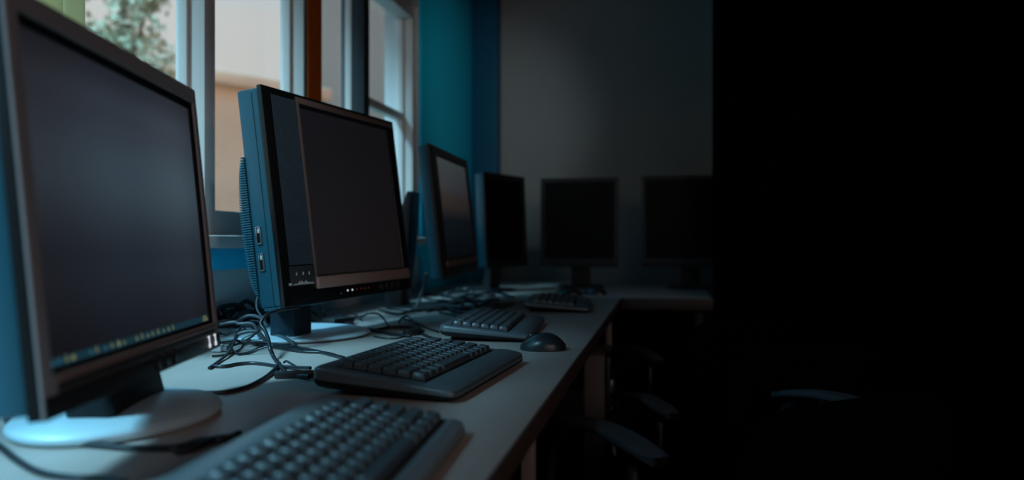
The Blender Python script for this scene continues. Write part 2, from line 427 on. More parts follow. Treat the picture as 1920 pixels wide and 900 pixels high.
# --- first monitor (nearest, left edge of the frame)
VX, VY, BX = 857, 457, 86
eu = cam_vec(VX, VY); Y2 = 1.05; RT = (VX-BX)/(VX-413); Y1 = Y2/RT
O = px(BX, 650+(413-BX)*.434, Y1); W = (Y2-Y1)*math.sqrt(1 + ((VX-960)/F)**2); H = 0.338; T = 0.045
P1 = Panel(O, eu, math.radians(5.6))
def u1(x): return W*((VX-BX)/(VX-x)-1)/(RT-1)
bc = room(-0.432, 0.885, DESK)
mon1 = empty('computer_monitor', (bc.x, bc.y, DESK), 'nearest wide black monitor with a lit taskbar along the bottom of its screen', 'monitor', 'computer monitors on the desks')
sl, sr, st, sb = 0.024, 0.017, 0.026, 0.036
frame_ring(P1, W, H, sl-.006, sr-.006, st-.007, sb-.003, d0=-0.003, lip=.0006, bev=.001).build('bezel', M_BEZ, mon1)
frame_ring(lambda u, w, v: P1(u+sl-.0075, w-.0035, v+sb-.0045), W-sl-sr+.015, H-st-sb+.0135, .0075, .0075, .009, .0045, d0=-.004, lip=.002, bev=.0006).build('inner_frame', M_RECESS, mon1)
frame_ring(lambda u, w, v: P1(u+.0005, w-.0028, v+.0005), W-.001, H-.001, .012, .009, .012, .018, d0=-.0107, lip=.001, bev=.0008).build('rim', M_KBD, mon1)
MB(P1).box((0.004, -T, 0.004), (W-0.004, -.013, H-0.004), 0.006).build('casing', M_CASE, mon1)
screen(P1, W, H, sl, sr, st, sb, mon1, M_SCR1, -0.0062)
bulge(P1, W, H, T, (0.06, W-0.06), (0.05, H-0.06), 0.02).build('back_cover', M_CASE, mon1)
def flat(rects, z):
    m = MB(P1)
    for (x0, y0, x1, y1) in rects: m.poly([(x0, z, y0), (x1, z, y0), (x1, z, y1), (x0, z, y1)], [(0, 1, 2, 3)])
    m.keep = True
    return m
task = flat([(sl+.004, sb+.001, W-sr-.002, sb+.0085)], -.0058).build('taskbar', M_TASK, mon1, smooth=False)
for k, x in enumerate((120, 133, 146, 158, 190, 201, 217, 229, 241, 251, 274, 284, 294, 303, 313, 323, 332, 340)):
    u = u1(x); hh = .0035+.0012*(k % 3); big = x in (158, 241)
    r = [(u, sb+.003, u+.0014, sb+.003+hh), (u+.0022, sb+.003+.0006*(k % 2), u+.0038, sb+.0055)]
    if big: r.append((u-.0006, sb+.0028, u+.0042, sb+.0068))
    flat(r, -.0055).build('icon', M_ICONB if k in (0, 1, 4, 6) else M_ICON, task, smooth=False)
r = []
for row, n_ in ((sb+.0055, 3), (sb+.0018, 4)):     # the small two-line clock at the far end of the bar
    for c in range(n_):
        u = W-sr-.024+c*.0052
        r += [(u, row, u+.0034, row+.0007), (u+.0027, row, u+.0035, row+.0028), (u, row+.0013, u+.0034, row+.0019), (u, row+.0024, u+.0034, row+.003)]
flat(r, -.0055).build('clock', M_ICON, task, smooth=False)
MB(P1).box((0.022, -0.001, 0.0265), (W-0.020, 0.0030, 0.0302), 0.0015).build('bezel_lip', M_BRONZE, mon1)
MB(P1).box((0.001, -0.001, 0.0003), (W-0.001, 0.0012, 0.0175), 0.0010).build('lower_bezel', M_PLA, mon1)
MB(P1).box((0.022, -0.001, 0.0178), (W-0.018, 0.0008, 0.0262), 0.0006).build('lower_bezel', M_BEZD, mon1)
for x in (292, 308, 324):
    u = u1(x)
    MB(P1).box((u, -0.002, 0.003), (u+.010, 0.0028, 0.0195), 0.002).build('button', M_GLOSS, mon1)
for x in (352, 362, 373, 383, 392):
    u = u1(x)
    MB(P1).box((u, -0.002, 0.0185), (u+0.004, 0.0010, 0.0225), 0.001).build('button', M_GLOSS, mon1)
for x in (391, 402):
    u = u1(x); d = MB(P1)
    d.box((u, -0.001, 0.0040), (u+.0075, 0.0022, 0.0100), 0.0015); d.box((u+.0022, -0.001, 0.0095), (u+.0055, 0.0020, 0.0165), 0.001)
    d.box((u+.0006, -0.001, 0.0160), (u+.0066, 0.0020, 0.0195), 0.0012)
    tag(d.build('indicator_or_sticker', M_GLOWW, mon1), label='small white sticker mark made to glow')  # bezel stickers, brightened by glow put into the material
neck_and_base(mon1, P1, W, H, T, bc, 0.125, 0.098, TH+math.radians(80), 0.15, 0.05, M_BASE, M_KBD, 0.013, 0.010)

# --- second monitor with the speaker panel
eu = cam_vec(1461, 438); Y1 = 1.476; ratio = 1.344
O = px(535, 577, Y1); s_ = math.sqrt(1 + ((1461-960)/F)**2 + (12/F)**2); W = Y1*(ratio-1)*s_; H = 0.419; T = 0.058
P2 = Panel(O, eu, math.radians(7.0))
bc = room(-0.472, 1.685, DESK)
mon2 = empty('computer_monitor', (bc.x, bc.y, DESK), 'black monitor with a mesh speaker strip and two USB ports in its left side', 'monitor', 'computer monitors on the desks')
l, r, t, bt = 0.222*W, 0.052*W, 0.052*H, 0.125*H
frame_ring(P2, W, H, l, r, t, bt, d0=-0.010).build('bezel', M_GLOSS, mon2)
case = MB(P2).box((0.003, -T, 0.003), (W-0.003, -0.0095, H-0.003), 0.005).build('casing', M_CASE, mon2)
MB(P2).box((0.0012, -0.026, 0.004), (0.0034, -0.0245, H-0.01), 0.0004).build('seam', M_CASE, mon2)
screen(P2, W, H, l, r, t, bt, mon2, M_SCR2, -0.006)
spk = MB(P2).quad_uv([(0.047*W, 0.0012, 0.185*H), (0.205*W, 0.0012, 0.185*H), (0.205*W, 0.0012, 0.965*H), (0.047*W, 0.0012, 0.965*H)])
spk.build('speaker_grille', M_SPK, mon2, smooth=False)
MB(P2).box((0.205*W, -0.002, 0.095*H), (0.219*W, 0.0028, 0.985*H), 0.0012).build('bezel_strip', M_BRONZE, mon2)
MB(P2).box((0.219*W, -0.002, 0.955*H), (0.985*W, 0.0026, 0.985*H), 0.002).build('bezel_strip', M_BRONZE, mon2)
MB(P2).box((0.205*W, -0.003, 0.066*H), (0.975*W, 0.0068, 0.124*H), 0.004, 3).build('bronze_bar', M_BAR, mon2)
cp = MB(P2).box((0.047*W, -0.001, 0.090*H), (0.203*W, 0.0020, 0.180*H), 0.001).build('control_panel', M_GREYP, mon2)
wm = MB(P2)
for u in (0.083, 0.125, 0.164):
    wm.box((u*W-0.002, 0.001, 0.137*H), (u*W+0.002, 0.0026, 0.147*H), 0.0005); wm.box((u*W-0.0008, 0.001, 0.146*H), (u*W+0.0024, 0.0026, 0.151*H), 0.0003)
tag(wm.build('white_symbol', M_MARK, cp), label='white printed symbols')
wt = MB(P2)
u = 0.033
for k, wd in enumerate((.016, .004, .012, .010, .012, .012, .009, .012, .010, .012, .016)):      # an illegible line of white lettering
    h = (0.010, .004, .005, .006, .012, .013, .010, .013, .009, .007, .006)[k]
    if k == 1: u += 0.006
    wt.box((u*W, 0.0004, 0.094*H), ((u+wd)*W, 0.0024, 0.094*H+h*H*1.1), 0.0003)
    if k in (4, 5, 7): wt.box(((u+wd*.4)*W, 0.0004, 0.094*H+h*H*1.1), ((u+wd*.7)*W, 0.0024, 0.094*H+h*H*1.5), 0.0002)
    u += wd+0.0025
tag(wt.build('lettering', M_MARK, mon2), label='tiny white printed lettering')
for k, (u, v, m) in enumerate(((0.375, 0.030, M_MARK), (0.427, 0.040, M_GLOWW), (0.463, 0.040, M_GLOWW), (0.50, 0.040, M_LEDR), (0.535, 0.040, M_LEDR), (0.565, 0.040, M_LEDR), (0.595, 0.040, M_LEDR))):
    rr = 0.0012 if k == 0 else 0.0020
    MB(P2).box((u*W-rr, -0.001, v*H-rr), (u*W+rr, 0.0010, v*H+rr), rr*0.45).build('indicator_or_sticker', m, mon2)
for k in range(4):
    u = 0.695+k*0.052
    MB(P2).box((u*W, -0.001, 0.022*H), (u*W+0.013, 0.0022, 0.055*H), 0.0015).build('button', M_GREYP, mon2)
for v0, v1 in ((0.292, 0.372), (0.172, 0.252)):
    p = MB(P2); a0, a1 = -0.047, -0.036
    for A, B in (((a0, v0), (a1, v0+0.006)), ((a0, v1-0.006), (a1, v1)), ((a0, v0), (a0+0.002, v1)), ((a1-0.002, v0), (a1, v1))):
        p.box((-0.0005, A[0], A[1]*H), (0.0045, B[0], B[1]*H), 0.0004)
    po = p.build('usb_port', M_CHROME, mon2)
    MB(P2).box((0.0022, a0+0.001, v0*H+0.001), (0.0040, a1-0.001, v1*H-0.001)).build('recess', M_RECESS, po, smooth=False)
    MB(P2).box((0.0008, a0+0.0035, v1*H-0.012), (0.0040, a1-0.0035, v1*H-0.003), 0.0004).build('contact', M_WHITE, po)
# ribbed hump on its back
bu = MB(P2); R = []
for k in range(9):
    f = k/8
    d = 0.030*math.sin(f*math.pi*0.5)
    ins = 0.03*(1-math.cos(f*math.pi*0.5))
    R.append([(x, -T-d, y) for x, y in rrect(0.002+ins, 0.015*H+ins, W-0.02-ins, 0.74*H-ins*1.5, 0.05)])
bu.rings(R).build('back_cover', M_CASE, mon2)
rb = MB(P2)
for k in range(60):
    v = 0.07*H + k*0.0046
    f = (v-0.07*H)/(0.62*H)
    if f > 1: break
    d = 0.004+0.015*math.sin(math.pi*min(1, f*1.02))**0.7
    rb.box((-0.0008, -T-d, v), (0.012, -T+0.003, v+0.0026), 0.0004)
rb.build('vent_ribs', M_CASE, mon2)
prof_c = px(497, 592, 1.52)
MB(P2).box((0.006, -0.052, -0.003), (0.16, -0.012, 0.004), 0.002).build('underside_rail', M_CASE, mon2)
neck_and_base(mon2, P2, W, H, T, bc, 0.172, 0.165, TH, 0.064, 0.058, M_BASE, M_NECK, 0.009, 0.003, post=(room(-.442, 1.60, 0), DESK+.115))

# --- third monitor
eu = cam_vec(1158, 434); Y1 = 2.2; ratio = 1.256
O = px(831, 525, Y1); W = Y1*(ratio-1)*math.sqrt(1 + ((1158-960)/F)**2); H = 0.380; T = 0.036
P3 = Panel(O, eu, math.radians(6))
bc = room(-0.300, 2.36, DESK)
mon3 = empty('computer_monitor', (bc.x, bc.y, DESK), 'monitor with a pale glowing screen standing in front of the teal panel', 'monitor', 'computer monitors on the desks')
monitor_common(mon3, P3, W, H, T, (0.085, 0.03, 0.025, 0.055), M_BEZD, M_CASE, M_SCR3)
MB(P3).box((0.07, -0.002, 0.032), (W-0.02, 0.003, 0.050), 0.002).build('bezel_lip', M_BRONZE, mon3)
# tall curved upright behind it
m = MB(); R = []
n = Vector((P3.ew.x, P3.ew.y, 0)).normalized(); eh = Vector((P3.eu.x, P3.eu.y, 0)).normalized()
for k in range(11):
    f = k/10
    z = DESK+0.006+f*0.335
    off = -0.012+0.030*math.sin(f*math.pi*0.5)
    hd = 0.030*(1-0.75*max(0, (f-0.55)/0.45)**1.6)
    c = Vector((bc.x, bc.y, z)) + n*(off-0.030+ (0.030-hd))
    R.append([c + eh*x + n*y for x, y in rrect(-0.05, -hd, 0.05, hd, hd*0.6, 3)])
m.rings(R).build('stand_upright', M_PLA, mon3)
MB().lathe([(0.97, 0), (1, 0.004), (0.97, 0.009), (0.3, 0.012), (0.02, 0.012)], (bc.x+0.04, bc.y, DESK+0.0005), 40, 0.11, 0.13, TH).build('stand_base', M_PLA, mon3)

# --- the far monitors
def far_monitor(O, eu, W, H, tilt, label, bez, T=0.045, scr=M_SCR4):
    P = Panel(O, eu, tilt)
    n = Vector((P.ew.x, P.ew.y, 0)).normalized()
    c = P(W/2, -T-0.035, 0); c.z = DESK
    root = empty('computer_monitor', c, label, 'monitor', 'computer monitors on the desks')
    monitor_common(root, P, W, H, T, bez, M_PLA, M_CASE, scr)
    bulge(P, W, H, T, (0.05, W-0.05), (0.05, H-0.06), 0.02).build('back_cover', M_PLA, root)
    neck_and_base(root, P, W, H, T, c, 0.10, 0.10, 0, 0.08, 0.035, M_PLA, M_PLA, 0.008, 0.003)
    for k in range(3):
        MB(P).box((W*0.72+k*0.018, -0.001, 0.010), (W*0.72+k*0.018+0.010, 0.0015, 0.016), 0.001).build('button', M_GREYP, root)
    return root
far_monitor(px(914, 503, 3.0), cam_vec(1814, 450), 0.318, 0.364, math.radians(2.5), 'dark monitor turned sideways in the far corner in front of the teal pilaster', (0.022, 0.018, 0.018, 0.04))
xdir = Vector((1, 0, 0))
far_monitor(px(1013, 500, 3.38), xdir, 0.328, 0.374, math.radians(2), 'dark monitor facing the room at the middle of the back wall', (0.018, 0.018, 0.018, 0.035))
far_monitor(px(1203, 500, 3.30), xdir, 0.40, 0.375, math.radians(2), 'rightmost dark monitor on the far desk, partly hidden by the added black partition', (0.018, 0.018, 0.018, 0.035))

# ------------------------------------------------------------------ keyboards
KROWS = [
    [1, -.6, 1, 1, 1, 1, -.4, 1, 1, 1, 1, -.4, 1, 1, 1, 1, -.0],
    [1]*13 + [2],
    [1.5] + [1]*12 + [1.5],
    [1.75] + [1]*11 + [2.25],
    [2.25] + [1]*10 + [2.75],
    [1.25, 1.25, 1.25, 6.25, 1.25, 1.25, 1.25, 1.25],
]
KMESH = {}
def key_mesh(w, d, h):
    k = (round(w, 4), round(d, 4))
    if k in KMESH: return KMESH[k]
    m = MB()
    def ring(ix, iy, z, r): return [(x, y, z) for x, y in rrect(-w/2+ix, -d/2+iy, w/2-ix, d/2-iy, r, 2)]
    m.rings([ring(0, 0, 0, .0012), ring(.0002, .0002, h*.35, .0012), ring(.0020, .0018, h*.93, .0015), ring(.0026, .0024, h, .0014), ring(.0045, .0045, h*.97, .001)])
    bm = m.bm; bmesh.ops.recalc_face_normals(bm, faces=bm.faces)
    me = bpy.data.meshes.new('key')
    for f in bm.faces: f.smooth = True
    for e in bm.edges:
        if len(e.link_faces) == 2 and e.calc_face_angle(0) > math.radians(40): e.smooth = False
    bm.to_mesh(me); bm.free(); me.materials.append(M_KEY)
    KMESH[k] = me
    return me

def keyboard(origin, ang, L, Wd, zb, zf, label, palm=0.045, lift=0.010, u0=0.020, v0=0.028, u1=None, keyh=0.0085, shell=M_KB):
    """origin: near/back corner (room xy). u runs along ang (away), v to its right (front)."""
    a = ang + TH
    eu = Vector((math.cos(a), math.sin(a), 0)); ev = Vector((math.sin(a), -math.cos(a), 0))
    O = Vector((origin.x, origin.y, 0))
    c = O + eu*L/2 + ev*Wd/2
    root = empty('keyboard', (c.x, c.y, DESK), label, 'keyboard', 'keyboards on the desks')
    top = lambda v: zb + (zf-zb)*min(max(v/Wd, 0), 1)
    bot = lambda v: lift*(1-v/Wd)+0.0006
    def ring(ins, fz, r=0.016):
        return [O + eu*x + ev*y + Vector((0, 0, DESK+fz(y))) for x, y in rrect(ins, ins, L-ins, Wd-ins, max(r-ins*.5, .004), 5)]
    mid = lambda v: bot(v) + (top(v)-bot(v))*0.42
    m = MB(); m.rings([ring(.010, bot), ring(.003, lambda v: bot(v)+.003), ring(.0005, lambda v: bot(v)+.007 if top(v)-bot(v) > .016 else bot(v)+.004), ring(.0, mid)])
    m.build('lower_shell', M_KBD, root)
    m = MB(); m.rings([ring(.0012, mid), ring(.0012, lambda v: mid(v)+.001), ring(.0, lambda v: mid(v)+.0012), ring(.0, lambda v: top(v)-.0045), ring(.0012, lambda v: top(v)-.0018), ring(.004, top), ring(.02, top)])
    m.build('upper_shell', shell, root)
    # key well: a shallow dark tray
    kw = L-u0*2 if u1 is None else u1-u0
    vk1 = Wd-palm
    def tp(u, v, dz): return O + eu*u + ev*v + Vector((0, 0, DESK+top(v)+dz))
    m = MB(tp); m.box((u0-.004, v0-.004, -.004), (u0+kw+.004, vk1+.003, .0006), .001); m.build('key_well', M_KBD, root)
    # palm rest
    m = MB(tp); R = []
    pr = [(vk1+.006, .0002), (vk1+.009, .0032), (vk1+palm*.45, .0042), (Wd-.010, .0030), (Wd-.004, -.0005)]
    for u, k in ((.004, 0), (.008, .8), (.02, 1), (L-.02, 1), (L-.008, .8), (L-.004, 0)):
        R.append([(u, v, z*k-.0003) for v, z in pr] + [(u, Wd-.004, -.003), (u, vk1+.006, -.003)])
    m.rings(R).build('palm_rest', shell, root)
    pu = kw/15.0; pv = (vk1-v0)/6.0
    nrm = (Vector((0, 0, 1)) + ev*((zb-zf)/Wd)).normalized()
    evs = (ev + Vector((0, 0, (zf-zb)/Wd))).normalized()
    rm = Matrix((eu, -evs, nrm)).transposed()
    rot = rm.to_euler()
    for ri, row in enumerate(KROWS):
        u = u0
        for wd in row:
            if wd <= 0:
                u += -wd*pu*0.7; continue
            ww = wd*pu*(0.965 if ri == 0 else 1)
            if u+ww > u0+kw+1e-4: ww = u0+kw-u
            me = key_mesh(ww-pu*0.10, pv*0.90, keyh)
            o = bpy.data.objects.new('key', me); COL.objects.link(o); o.parent = root
            o.location = tp(u+ww/2, v0+pv*(ri+.5), 0.0004) - root.location; o.rotation_euler = rot
            u += ww
    for uu in (.06, L-.06):
        f = MB(lambda u, v, z: O + eu*u + ev*v + Vector((0, 0, DESK+z)))
        f.box((uu-.012, .016, .0004), (uu+.012, .028, bot(.02)+.004), .001)
        f.build('foot', M_KBD, root)
    return root
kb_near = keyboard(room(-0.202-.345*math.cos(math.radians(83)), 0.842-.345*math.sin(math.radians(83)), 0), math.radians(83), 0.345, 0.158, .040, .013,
         'nearest keyboard, blurred at the bottom edge of the frame below the first monitor', palm=0.024, u0=0.016, v0=0.030, shell=M_KBLIT)
kb_mid = keyboard(room(-.2587, 1.021, 0), math.radians(75.0), 0.345, 0.197, .038, .016,
         'sharp black keyboard with a wide palm rest in front of the speaker monitor', palm=0.050, u0=0.026, v0=0.026)
keyboard(room(-.1447, 1.573, 0), math.radians(83), 0.370, 0.180, .034, .015,
         'third keyboard along the desk, blurred, just beyond the mouse', palm=0.046, u0=0.022, v0=0.024)
keyboard(room(.030, 2.20, 0), math.radians(84), 0.36, 0.185, .030, .014,
         'farthest keyboard on the window desk near the corner of the two desks', palm=0.046, u0=0.022, v0=0.024)

# ------------------------------------------------------------------ mice
def mouse(c, ang, label, L=0.105, Wm=0.062, Hm=0.036):
    root = empty('computer_mouse', (c.x, c.y, DESK), label, 'mouse', 'computer mice on the desks')
    a = ang + TH
    ex = Vector((math.cos(a), math.sin(a), 0)); ey = Vector((-math.sin(a), math.cos(a), 0))
    def surf(s, q):     # s along 0..1 from tail to nose, q 0..1 over the back
        hw = Wm/2*(math.sin(math.pi*min(max(s, .02), .98))**0.38)
        hh = Hm*(math.sin(math.pi*(s*0.86+0.05))**0.75)*(1.0-0.35*s)
        t = q*math.pi
        return (L*(s-.5), hw*math.cos(t), max(.0008, hh*math.sin(t)**0.8+0.001))
    xf = lambda x, y, z: Vector((c.x, c.y, DESK)) + ex*x + ey*y + Vector((0, 0, z))
    m = MB(xf); R = []
    for i in range(15):
        s = i/14; ring = [surf(s, q/14) for q in range(15)]; R.append(ring)
    m.rings(R); m.build('mouse_shell', M_MOUSE, root, angle=70)
    m = MB(xf)
    for i in range(8):
        s = 0.56+0.4*i/8; s2 = s+0.4/8
        A, B = surf(s, .5), surf(s2, .5)
        m.box((A[0], -.0006, A[2]-.002), (B[0], .0006, A[2]+.0004))
    m.build('button_seam', M_RECESS, root, smooth=False)
    A = surf(.75, .5)
    w = MB(); 
    wc = xf(A[0], 0, A[2]-.003)
    R = []
    for q, rr in ((-.0035, .005), (-.0025, .0065), (.0025, .0065), (.0035, .005)):
        R.append([wc + ey*q + ex*rr*math.cos(k*math.pi/8) + Vector((0, 0, rr*math.sin(k*math.pi/8))) for k in range(16)])
    w.rings(R).build('scroll_wheel', M_GLOSS, root)
    return root
mouse(room(.057, 1.46, 0), math.radians(172), 'dark mouse beside the palm rest of the sharp keyboard', L=.082, Wm=.066, Hm=.037)
mouse(room(.305, 2.93, 0), math.radians(150), 'small dark mouse at the corner where the two desks meet', L=.085)
mouse(room(.205, 2.86, 0), math.radians(170), 'dark mouse left of the corner mouse, behind the farthest keyboard', L=.095)

# ------------------------------------------------------------------ office chairs
def slab(xf, x0, y0, x1, y1, r, levels, curve=None):
    m = MB(xf); R = []
    for ins, z in levels:
        R.append([(x, y, z + (curve(x, y) if curve else 0)) for x, y in rrect(x0+ins, y0+ins, x1-ins, y1-ins, r, 5)])
    return m.rings(R)
def chair(arm_a, arm_b, ztop, label):
    """arm_a / arm_b: front and rear end of the chair's left arm pad (camera-aligned ground coords)"""
    A, B = Vector(arm_a), Vector(arm_b)
    d = (A-B).normalized(); rgt = Vector((d.y, -d.x)); mid = (A+B)/2
    c2 = mid + rgt*0.245
    c = room(c2.x, c2.y, 0); fwd = roomdir(Vector((d.x, d.y, 0))); rg = roomdir(Vector((rgt.x, rgt.y, 0)))
    root = empty('office_chair', (c.x, c.y, 0), label, 'chair', 'office chairs along the window desk')
    xf = lambda x, y, z: Vector((c.x, c.y, 0)) + rg*x + fwd*y + Vector((0, 0, z))
    slab(xf, -.215, -.20, .215, .22, .07, [(.03, .425), (.008, .435), (0, .455), (.004, .475), (.025, .487), (.10, .484)]).build('seat', M_CHFAB, root, angle=60)
    bk = lambda u, w, v: xf(u, -.225 - .10*(v-.5) + w - 0.25*u*u*-1*0.5, v)
    m = MB(bk); R = []
    for ins, w in ((.03, -.028), (.006, -.02), (0, 0), (.006, .014), (.04, .022), (.10, .020)):
        R.append([(x, w, y) for x, y in rrect(-.20+ins, (.50+ins), .20-ins, .73-ins, .08, 6)])
    m.rings(R).build('backrest', M_CHFAB, root, angle=60)
    m = MB(); m.tube([xf(0, -.06, .42), xf(0, -.22, .41), xf(0, -.285, .50), xf(0, -.285, .62)], .018, 10); m.build('back_bracket', M_CHAIR, root)
    hl = (A-B).length/2
    for s in (-1, 1):
        m = MB(xf); R = []
        for k in range(13):
            f = k/12; y = hl*(1-2*f)
            zt = ztop - 0.008 + 0.020*math.sin(math.pi*f)**0.8
            hw = 0.024*min(1, .55+4*min(f, 1-f)); th = 0.014*min(1, .45+5*min(f, 1-f))
            R.append([(s*.245+x, y, zt-th/2+z) for x, z in rrect(-hw, -th/2, hw, th/2, .009, 3)])
        m.rings(R); pad = m.build('armrest', M_CHAIR, root, angle=50)
        m = MB(); zz = ztop-.022
        m.tube([xf(s*.245, hl*.72, zz), xf(s*.248, hl*1.02, zz-.05), xf(s*.248, hl*.95, zz-.13), xf(s*.235, .03, .47), xf(s*.16, .0, .428)], .0075, 10)
        m.tube([xf(s*.245, -hl*.55, zz-.012), xf(s*.248, -hl*.55, zz-.09), xf(s*.235, -.02, .46), xf(s*.16, -.0, .428)], .0075, 10)
        m.build('arm_support', M_CHMET, root)
    MB().lathe([(.06, .0), (.06, .02), (.028, .03), (.028, .30), (.05, .31), (.05, .34)], (c.x, c.y, .085), 20).build('gas_column', M_CHAIR, root)
    for k in range(5):
        a = k*2*math.pi/5 + 0.3
        e = Vector((math.cos(a), math.sin(a), 0)); C0 = Vector((c.x, c.y, 0))
        m = MB(); m.tube([C0+e*.03+Vector((0, 0, .105)), C0+e*.11+Vector((0, 0, .095)), C0+e*.200+Vector((0, 0, .07))], .018, 8, radii=lambda f: .022-.009*f)
        m.build('base_leg', M_CHAIR, root)
        m = MB(); tq = Vector((-e.y, e.x, 0)); w = C0+e*.200+Vector((0, 0, .0255))
        m.rings([[w+tq*q+e*rr*math.cos(j*math.pi/8)+Vector((0, 0, rr*math.sin(j*math.pi/8))) for j in range(16)] for q, rr in ((-.02, .02), (-.014, .025), (.014, .025), (.02, .02))])
        m.build('caster', M_PLA, root)
    return root
chair((.069, 1.29), (.196, 1.05), .66, 'nearest black office chair, its long curved armrest reaching under the desk edge')
chair((.241, 1.855), (.333, 1.64), .59, 'middle black office chair with its armrest beside the tower computer')
chair((.330, 2.538), (.416, 2.23), .61, 'farthest black office chair, behind the tower computer')

# ------------------------------------------------------------------ tower computer beneath the desk edge
c = room(.262, 2.62, 0)
tw = empty('tower_computer', (c.x-.0, c.y, 0), 'slim pale upright tower computer with a black side beside the desk edge', 'computer')
tx0, tx1, ty0, ty1, tz = c.x-.013, c.x+.067, 2.49, 2.775, .58
MB().box((tx0, ty0, .012), (tx1-.016, ty1, tz), .004).build('case', M_TOWER, tw)
MB().box((tx1-.016, ty0+.003, .014), (tx1, ty1-.003, tz-.003), .003).build('side_panel', M_GLOSS, tw)
m = MB(); m.box((tx1-.001, ty0+.03, .42), (tx1+.006, ty0+.042, .50), .002); m.box((tx1-.001, ty0+.028, .40), (tx1+.004, ty0+.05, .415), .002); m.build('latch', M_CHROME, tw)
for x in (tx0+.01, tx1-.025):
    for y in (ty0+.03, ty1-.03):
        MB().box((x-.006, y-.01, 0), (x+.006, y+.01, .0125), .002).build('foot', M_PLA, tw)

# ------------------------------------------------------------------ cables
def cable(pts, r, name, label, m=M_CABLE, group=None, cat='cable'):
    o = MB().tube([dk(*p) for p in pts], r, 8, 5).build(name, m, smooth=True, angle=80)
    return tag(o, label, cat, group)
cable([(196, 745, .003), (228, 733, .003), (265, 727, .005), (310, 731, .003), (360, 736, .003), (415, 736, .003), (462, 726, .003), (497, 708, .003), (516, 692, .003), (524, 682, .004)], .0032,
      'cable', 'dark cable curving across the desk from under the nearest monitor towards the sharp keyboard')
cable([(222, 741, .003), (236, 739, .004), (250, 740, .003), (262, 746, .0025)], .002, 'cable', 'short thin wire end poking out above the silver base of the nearest monitor')
# cable hanging from the underside of the speaker monitor down to the sharp keyboard
pts = [px(560, 576, 1.50), px(537, 579, 1.46), px(515, 584, 1.44), px(498, 592, 1.42), px(489, 607, 1.41), px(497, 620, 1.40), px(503, 636, 1.38), px(506, 652, 1.34), dk(514, 671, .004), dk(527, 688, .004), dk(541, 702, .004), dk(560, 705, .004), dk(580, 706, .006)]
tag(MB().tube(pts, .0034, 8, 5).build('cable', M_CABLE, angle=80), 'dark cable dropping from beneath the speaker monitor down to the sharp keyboard', 'cable')
pts = [px(484, 553, 1.50), px(481, 566, 1.49), px(482, 580, 1.48), px(489, 591, 1.47), px(497, 600, 1.46)]
tag(MB().tube(pts, .0020, 8, 4).build('cable', M_CABLEG, angle=80), 'thin grey cable coming off the lower back corner of the speaker monitor', 'cable')
cable([(398, 686, .003), (420, 687, .003), (449, 682, .003), (480, 681, .003), (517, 686, .003), (550, 689, .004), (582, 690, .008)], .0028, 'cable', 'dark cable lying straight to the back corner of the sharp keyboard')
cable([(532, 680, .005), (537, 677, .008), (546, 682, .005), (556, 688, .003)], .0018, 'cable', 'tiny bent wire end standing up behind the sharp keyboard')
cable([(452, 640, .003), (498, 645, .003), (546, 650, .003), (595, 659, .003), (628, 667, .003), (645, 671, .004)], .0032, 'cable', 'thick black cable running past the silver disc base to the top of the sharp keyboard')
cable([(470, 644, .003), (520, 652, .003), (565, 659, .003), (610, 661, .003), (640, 669, .003)], .0022, 'cable', 'thinner black cable beside the thick one at the top of the sharp keyboard')
cable([(392, 690, .003), (412, 676, .003), (428, 662, .006), (437, 645, .012), (444, 625, .022), (455, 612, .030), (470, 609, .028), (479, 620, .016), (485, 633, .006)], .0024, 'cable', 'dark cable making a tall loop right of the nearest monitor')
cable([(428, 640, .003), (434, 655, .003), (445, 663, .003), (465, 661, .003), (484, 652, .003), (492, 644, .003)], .0020, 'cable', 'thin cable making a flat loop on the desk right of the nearest monitor')
tang = 'thin dark cable in the tangle between the two front monitors'
G1 = 'tangled cables between the two front monitors'
rnd = random.Random(3)
def cab2(pts, Y, r, m=M_CABLE, label=tang, group=G1):
    P_ = []
    for x, y in pts:
        z = 0.2-(y-450)/F*Y
        P_.append(dk(x, y, .003) if z < .003 else px(x, y, Y))
    return tag(MB().tube(P_, r, 8, 5).build('cable', m, angle=80), label, 'cable', group)
for pts, Y, r, m in (
    ([(408, 606), (420, 602), (442, 603), (455, 596), (467, 592), (480, 593), (492, 599), (500, 610)], 1.62, .0034, M_CABLEG),
    ([(412, 609), (438, 604), (448, 607), (473, 607), (482, 620), (487, 634), (492, 645)], 1.54, .0030, M_CABLEG),
    ([(405, 613), (425, 610), (445, 613), (460, 606), (474, 602), (490, 604)], 1.66, .0030, M_CABLE),
    ([(440, 640), (447, 627), (463, 622), (482, 622), (492, 630), (497, 642)], 1.52, .0034, M_CABLEG),
    ([(418, 640), (437, 638), (457, 641), (480, 641), (500, 643), (520, 648), (567, 658)], 1.50, .0028, M_CABLE),
    ([(398, 668), (425, 665), (450, 655), (458, 645), (470, 637)], 1.44, .0020, M_CABLE),
    ([(400, 620), (420, 628), (440, 632), (462, 630), (480, 638), (498, 642)], 1.6, .0026, M_CABLE),
    ([(410, 652), (430, 650), (452, 642), (468, 634), (478, 626), (488, 618)], 1.5, .0022, M_CABLE),
    ([(446, 664), (466, 662), (484, 655), (500, 650), (512, 648)], 1.4, .0020, M_CABLE),
    ([(415, 634), (432, 624), (452, 617), (470, 618), (486, 628), (500, 640), (520, 646)], 1.58, .0024, M_CABLEG),
): cab2(pts, Y, r, m)
# pale flat leads at the foot of the speaker monitor
for k in range(3):
    cable([(505, 628+k*4, .004), (520, 622+k*4, .012), (535, 624+k*5, .012), (547, 634+k*4, .006), (551, 644+k*2, .003)], .0034, 'cable', 'grey flat lead bent around the foot of the speaker monitor', M_CABLEG, 'grey leads at the foot of the speaker monitor')
